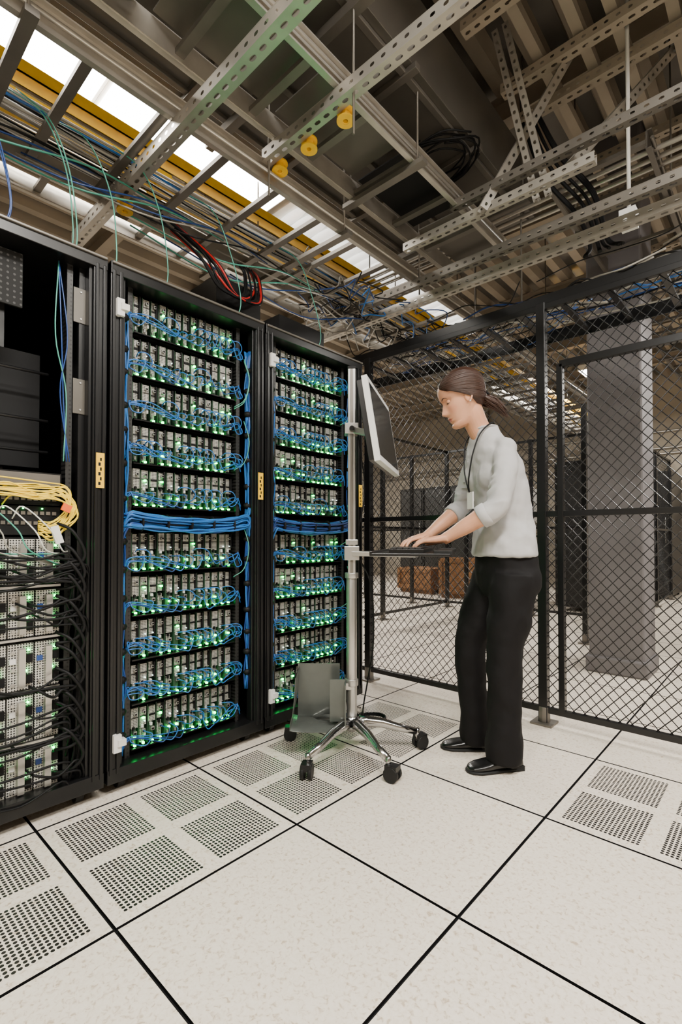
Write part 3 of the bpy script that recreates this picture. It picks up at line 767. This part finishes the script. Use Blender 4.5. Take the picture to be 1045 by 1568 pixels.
b.obj('cuffs_and_neckband', e)
b = MB()
b.curve([W(.680, 2.15, 1.462), W(.650, 2.118, 1.472), W(.595, 2.098, 1.42), W(.562, 2.085, 1.34), W(.548, 2.085, 1.27), W(.545, 2.10, 1.21), W(.552, 2.115, 1.17)], .0032, BLACK2, 6, 6)
b.curve([W(.60, 2.235, 1.46), W(.562, 2.21, 1.40), W(.548, 2.18, 1.34), W(.540, 2.15, 1.27), W(.542, 2.12, 1.21), W(.552, 2.115, 1.17)], .0032, BLACK2, 6, 6)
b.ob(W(.556, 2.112, 1.135), Fr*.003, Lt*.024, UP*.036, WHITE)
b.obj('lanyard', e)
b = MB()
b.loft([(W(a, 2.18, h), Lt*lw, Fr*fa) for (h, a, lw, fa) in ((.93, .722, .145, .104), (.88, .728, .155, .114), (.82, .735, .165, .122), (.77, .735, .16, .118), (.72, .730, .13, .10))], PANTS, 28, 2.3)
limb(b, [W(.735, 2.095, .82), W(.715, 2.085, .66), W(.690, 2.085, .48), W(.690, 2.085, .26), W(.683, 2.09, .035)], (.098, .092, .074, .070, .076), PANTS, 24)
limb(b, [W(.715, 2.265, .82), W(.650, 2.275, .66), W(.598, 2.28, .49), W(.608, 2.285, .27), W(.622, 2.29, .035)], (.096, .088, .070, .064, .070), PANTS, 24)
b.ell(W(.775, 2.10, .80), RT*.080, FW*.085, UP*.095, PANTS); b.ell(W(.765, 2.25, .80), RT*.080, FW*.085, UP*.095, PANTS)
organic('trousers', b, .008, 6, .016, .09)
def shoe(c, dr):
    b = MB(); lat = dr.cross(UP); c = V(c)
    secs = []
    for (x, w, h) in ((-.085, .020, .030), (-.075, .030, .042), (-.03, .034, .050), (.02, .036, .045), (.07, .043, .033), (.11, .044, .026), (.14, .034, .019), (.155, .016, .012)):
        secs.append((c+dr*x+UP*(.008+h*.55), lat*w, UP*h*.6))
    b.loft(secs, SHOE, 20, 2.4); organic('shoe', b, .005, 3)
    b = MB(); secs = [(c+dr*x+UP*.007, lat*w, UP*.007) for (x, w) in ((-.09, .018), (-.07, .033), (.0, .034), (.06, .044), (.11, .046), (.145, .034), (.160, .012))]
    b.loft(secs, RUBBER, 16, 4); b.ob(c+dr*-.055+UP*.011, dr*.03, lat*.03, UP*.011, RUBBER); b.obj('shoe_sole', e)
shoe(W(.680, 2.09, 0), W(-.98, -.15, 0).normalized()); shoe(W(.622, 2.29, 0), W(-.99, .1, 0).normalized())

def hand(b, wrist, dr, lat, up, bends):
    secs = [(wrist-dr*.01, lat*.026, up*.019), (wrist+dr*.012, lat*.029, up*.018), (wrist+dr*.04-up*.002, lat*.036, up*.017), (wrist+dr*.07-up*.003, lat*.040, up*.014), (wrist+dr*.09-up*.004, lat*.038, up*.011)]
    b.loft(secs, SKIN, 20, 2.6)
    for i, (off, L, r) in enumerate(((.029, .068, .0082), (.0098, .077, .0086), (-.0098, .071, .0082), (-.028, .056, .0072))):
        p = wrist+dr*(.080-(.006 if i == 3 else 0))+lat*off-up*.004; bd = bends[i]; pts = [p]; ang = .12
        spread = lat*(off*.9)
        for sgl, bb in ((.44, bd[0]), (.32, bd[1]), (.24, bd[2])):
            ang -= bb; pts.append(pts[-1]+(dr*math.cos(ang)+up*math.sin(ang)).normalized()*(L*sgl)+spread*sgl*.35)
        limb(b, pts, (r*1.05, r, r*.92, r*.72), SKIN, 12, 4); b.ell(pts[-1], dr*r*.8, lat*r*.75, up*r*.7, SKIN, 10, 8)
        b.ell(pts[0], dr*r*1.2, lat*r, up*r*1.25, SKIN, 10, 8)
    p = wrist+dr*.022+lat*.026-up*.008
    pts = [p, p+dr*.022+lat*.020-up*.004, p+dr*.048+lat*.028-up*.008, p+dr*.070+lat*.028-up*.012]
    limb(b, pts, (.014, .0115, .0098, .0075), SKIN, 12, 4); b.ell(pts[-1], dr*.008, lat*.008, up*.007, SKIN, 10, 8)
b = MB()
for S, Wr, tgt, sg in ((SL, WL, W(.30, 2.125, .958), 1), (SR, WR, W(.27, 2.25, .962), -1)):
    fd = (Wr-S[2]).normalized()
    limb(b, [S[2]-fd*.01, S[2]+fd*.06, S[2]+(Wr-S[2])*.55, Wr-fd*.02, Wr+fd*.012], (.034, .040, .034, .025, .023), SKIN, 20)
    dr = (tgt-Wr).normalized(); lat = (FW*sg-dr*FW.dot(dr)*sg).normalized(); up = dr.cross(lat)*(1 if dr.cross(lat).z > 0 else -1)
    hand(b, Wr, dr, lat, up, ((.25, .35, .3), (.2, .42, .3), (.22, .4, .3), (.25, .35, .3)))
organic('arms_and_hands', b, .0026, 3)

th = math.radians(23)
hx = -RT*math.cos(th)-UP*math.sin(th); hz = -RT*math.sin(th)+UP*math.cos(th); hy = hz.cross(hx)
HC = W(.533, 2.165, 1.588)
HM = Matrix(((hx.x, hy.x, hz.x, HC.x), (hx.y, hy.y, hz.y, HC.y), (hx.z, hy.z, hz.z, HC.z), (0, 0, 0, 1)))
HMI = HM.inverted()
PR = [(-.118, .060, .030, .012), (-.113, .074, .0, .026), (-.100, .082, -.012, .037), (-.085, .080, -.03, .045), (-.070, .083, -.048, .051), (-.050, .084, -.066, .058), (-.030, .083, -.082, .065), (-.010, .084, -.092, .069), (.010, .083, -.098, .071), (.030, .089, -.101, .074), (.055, .090, -.101, .075), (.080, .079, -.091, .069), (.100, .052, -.066, .053), (.112, .024, -.040, .033), (.118, .0, -.012, .010)]
def ip(z):
    for i in range(len(PR)-1):
        if z <= PR[i+1][0]:
            t = (z-PR[i][0])/(PR[i+1][0]-PR[i][0]); t = max(0, t)
            q = [PR[max(0, i-1)], PR[i], PR[i+1], PR[min(len(PR)-1, i+2)]]
            r = []
            for k in (1, 2, 3):
                a, b_, c, d = [x[k] for x in q]
                r.append(.5*((2*b_)+(c-a)*t+(2*a-5*b_+4*c-d)*t*t+(3*b_-a-3*c+d)*t**3))
            return r
    return list(PR[-1][1:])
def G(x, s): return math.exp(-x*x/(2*s*s))
NP = [(.03, 0.), (.018, .003), (.0, .007), (-.015, .014), (-.028, .023), (-.035, .026), (-.042, .017), (-.049, .004), (-.056, 0.)]
def nosez(z):
    if z > .03 or z < -.056: return 0
    for i in range(len(NP)-1):
        if NP[i+1][0] <= z: t = (NP[i][0]-z)/(NP[i][0]-NP[i+1][0]); return NP[i][1]*(1-t)+NP[i+1][1]*t
    return 0
def headpt(az, z, off=0.):
    xf, xb, w = ip(z); ca, sa = math.cos(az), math.sin(az)
    mid = (xf+xb)/2-.005 if z > -.09 else (xf+xb)/2
    ex = .86 if ca > 0 else 1
    x = mid+((xf-mid) if ca > 0 else (mid-xb))*math.copysign(abs(ca)**ex, ca); y = (w+0.)*math.copysign(abs(sa)**.95, sa)
    if ca > 0:
        nw = .0060+.0065*max(0, min(1, (.01-z)/.045))
        x += nosez(z)*G(y, nw)
        x += .005*G(abs(y)-.010, .004)*G(z+.040, .006)
        x += (.0065*G(z+.062, .0042)+.0065*G(z+.0755, .0048)-.003*G(z+.069, .002))*G(y, .016)
        x += .006*G(z+.103, .010)*G(y, .018)
        x -= .007*G(abs(y)-.031, .013)*G(z-.006, .010)
        x += .0025*G(z-.026, .006)*G(abs(y)-.026, .018)
        x += .004*G(abs(y)-.045, .014)*G(z+.022, .014)
        x -= .003*G(z+.088, .006)*G(y, .02)
    if off:
        n = V(((x-mid)/.095**2, y/.075**2, (z)/.118**2)); n.normalize(); return V((x, y, z))+n*off
    return V((x, y, z))
NA, NZ = 120, 110
zs = [-.118+.236*(.5-.5*math.cos(math.pi*(j/NZ)))*.35+.236*(j/NZ)*.65 for j in range(NZ+1)]
b = MB(); vs = [headpt(2*math.pi*i/NA, z) for z in zs for i in range(NA)]
b.add(vs, [(j*NA+i, j*NA+(i+1) % NA, (j+1)*NA+(i+1) % NA, (j+1)*NA+i) for j in range(NZ) for i in range(NA)]+[tuple(range(NA))[::-1], tuple(NZ*NA+i for i in range(NA))], SKINF, True)
nk = [HMI @ p for p in (HC+hx*-.022+hz*-.02, HC+hx*-.018+hz*-.075, W(.606, 2.18, 1.47), W(.634, 2.18, 1.42), W(.65, 2.18, 1.37))]
limb(b, nk, (.050, .049, .049, .052, .060), SKINF, 28)
for s in (-1, 1):
    c = V((-.008, s*.071, -.004))
    b.ell(c, V((.016, 0, .004)), V((.0, s*.007, 0)), V((-.008, 0, .029)), SKINF)
    b.tube([c+V((.015*math.cos(a)-.005*math.sin(a), s*(.008+.003*math.cos(a+2)), .028*math.sin(a))) for a in [math.radians(20+i*24) for i in range(11)]], .004, SKINF, 8)
head = organic('head', b, .0019, 2, local=HM)
b = MB()
for s in (-1, 1):
    c = V((.0640, s*.029, .005)); b.ell(c, V((.0120, 0, 0)), V((0, .0120, 0)), V((0, 0, .0120)), EYEW)
    g = V((.90, s*.08, -.44)).normalized(); g2 = g.cross(UP).normalized(); g3 = g2.cross(g)
    b.ell(c+g*.0096, g*.003, g2*.0055, g3*.0055, IRIS)
    for lo, hi, rr in ((-.34, 1.5, .0129), (-1.4, -.72, .0128)):
        vv = []; nu, nv = 20, 8
        for j in range(nv+1):
            for i in range(nu+1):
                azz = -1.6+3.2*i/nu; edge = .22*(azz/1.6)**2
                if lo == -.34: el = (lo-edge*.5)*(1-j/nv)+hi*j/nv
                else: el = lo*(1-j/nv)+(hi+edge*.6)*j/nv
                vv.append(c+V((math.cos(el)*math.cos(azz), math.cos(el)*math.sin(azz), math.sin(el)))*rr)
        b.add(vv, [(j*(nu+1)+i, j*(nu+1)+i+1, (j+1)*(nu+1)+i+1, (j+1)*(nu+1)+i) for j in range(nv) for i in range(nu)], SKIN, True)
    b.tube([c+V((math.cos(-.36)*math.cos(q), math.cos(-.36)*math.sin(q), math.sin(-.36-.07*q*q)))*.0137 for q in [-1.2+.24*i for i in range(11)]], .0010, HAIR, 6)
    vb = [headpt(math.atan2(s*yy, .075), zz)+V((.0015, 0, 0)) for yy, zz in ((.012, .022), (.022, .026), (.034, .028), (.044, .025), (.050, .020))]
    b.tube(vb, .002, HAIR, 6, radii=[.0012, .0020, .0018, .0014, .0006])
def headchild(o): o.parent = e; o.matrix_parent_inverse = Matrix.Translation(-e.location); o.matrix_basis = HM
headchild(b.obj('eyes_and_brows', None))
def hmask(p):
    x, y, z = p
    front = (z-.070) + max(0, .070-x)*1.0 - max(0, x-.06)*.2
    side = (.008-x)+(z-.01)*.6
    nape = (z+.066)+(-.03-x)*.35
    return min(max(front, side), nape)
b = MB(); vs = []; NA2, NZ2 = 220, 130
for j in range(NZ2+1):
    z = -.100+(.118+.100)*(j/NZ2)
    for i in range(NA2):
        az = 2*math.pi*i/NA2; p = headpt(az, z); k = hmask(p); t = max(0, min(1, k/.030)); t = t*t*(3-2*t)
        gr = noise.noise(V((p.x*14, p.y*50, p.z*50)))*.0030
        back = max(0, min(1, (.05-p.x)/.10))
        off = -.005+t*(.012+.010*back+gr)
        vs.append(headpt(az, z, off))
b.add(vs, [(j*NA2+i, j*NA2+(i+1) % NA2, (j+1)*NA2+(i+1) % NA2, (j+1)*NA2+i) for j in range(NZ2) for i in range(NA2)]+[tuple(NZ2*NA2+i for i in range(NA2))], HAIR, True)
for k in range(120):   # low gathered wavy tail
    ph = R.uniform(0, 6.28); rr = R.uniform(.3, 1)*.034; L = R.uniform(.8, 1.12)
    ctrl = []
    for i in range(9):
        t = i/8*L; c = V((-.100-.046*t+.012*math.sin(t*3), .004, -.034-.020*t-.080*t*t)); w = rr*(math.sin(math.pi*min(1, t*.80+.14))*1.2+.2)
        a = ph+t*1.6; ctrl.append(c+V((w*.9*math.cos(a)+.004*math.sin(t*11+k), w*math.sin(a)*.9, w*math.cos(a)*.6+.004*math.sin(t*9+k*.7))))
    b.curve(ctrl, .0030, HAIR, 4, 6, True)
for k in range(420):
    s = -1 if k % 2 else 1; u = R.random(); j1, j2 = R.uniform(-.006, .006), R.uniform(-.06, .06)
    ws = .0035*math.sin(k*1.7)
    A = [(.02+.75*u, .080-.034*u, -.003), (.50+.55*u+j2, .090-.050*u+j1, .0075), (1.15+.30*u+j2, .092-.085*u+j1, .0125), (1.90, .083-.105*u+j1, .0165), (2.50, .045-.080*u+j1*.5, .0185), (3.02, -.028+j1*.5, .015)]
    b.curve([headpt(s*az, z+(ws if 0 < n_ < 5 else 0), o_+.0012*math.sin(k*2.3)) for n_, (az, z, o_) in enumerate(A)], R.uniform(.0014, .0024), HAIR, 6, 5, True)
for k in range(4):
    b.curve([headpt(-.85, .052, .004), headpt(-1.05, .02+.004*k, .009), headpt(-1.3, -.012-.004*k, .010), headpt(-1.5, -.03-.004*k, .010)], .0007, HAIR, 5, 4, True)
b.tube([V((-.108, .004+.020*math.cos(a), -.032+.020*math.sin(a))) for a in [2*math.pi*i/12 for i in range(13)]], .005, BLACK2, 8)
headchild(b.obj('hair', None))
b = MB()
for s in (-1, 1): b.ell(V((-.004, s*.082, -.034)), V((.004, 0, 0)), V((0, .004, 0)), V((0, 0, .004)), WHITE, 10, 8)
headchild(b.obj('earrings', None))

# ------------------------------------------------------------ lights
def added_lamp(x, y, z, sx, sy, pw, col=(1, .95, .87)):  # invented ceiling lights, mostly out of view, added to brighten aisle and background
    fe = fixture('added_ceiling_fixture', x, y, z, sx, sy)
    l = bpy.data.lights.new('added_lamp', 'AREA'); l.shape = 'RECTANGLE'; l.size = sx; l.size_y = sy; l.energy = pw; l.color = col
    o = bpy.data.objects.new('added_lamp', l); o.location = (x, y, z-.01); COL.objects.link(o); o.parent = fe; o.matrix_parent_inverse = Matrix.Translation(-fe.location)
added_lamp(.35, .35, 3.3, .3, 1.2, 155); added_lamp(1.6, 1.4, 3.3, .3, 1.2, 110); added_lamp(-.3, -1.5, 3.3, .3, 1.2, 105)
added_lamp(.9, 4.2, 3.2, .3, 1.2, 160); added_lamp(-4.7, 4.1, 3.2, .3, 1.2, 170); added_lamp(-6.7, 7.0, 3.2, .3, 1.2, 170); added_lamp(-1.9, 7.6, 3.2, .3, 1.2, 160); added_lamp(1.5, 7.8, 3.2, .3, 1.2, 140)
w = bpy.data.worlds.new('world'); bpy.context.scene.world = w; w.use_nodes = True
w.node_tree.nodes['Background'].inputs[0].default_value = (1, .93, .82, 1); w.node_tree.nodes['Background'].inputs[1].default_value = .1

# ------------------------------------------------------------ camera
cam = bpy.data.cameras.new('camera'); co = bpy.data.objects.new('camera', cam); COL.objects.link(co)
co.location = (0, 0, .973); co.rotation_euler = (math.radians(91.0), 0, ANG)
cam.sensor_fit = 'HORIZONTAL'; cam.sensor_width = 24; cam.lens = 17.32; cam.shift_y = .0258; cam.clip_start = .02
bpy.context.scene.camera = co
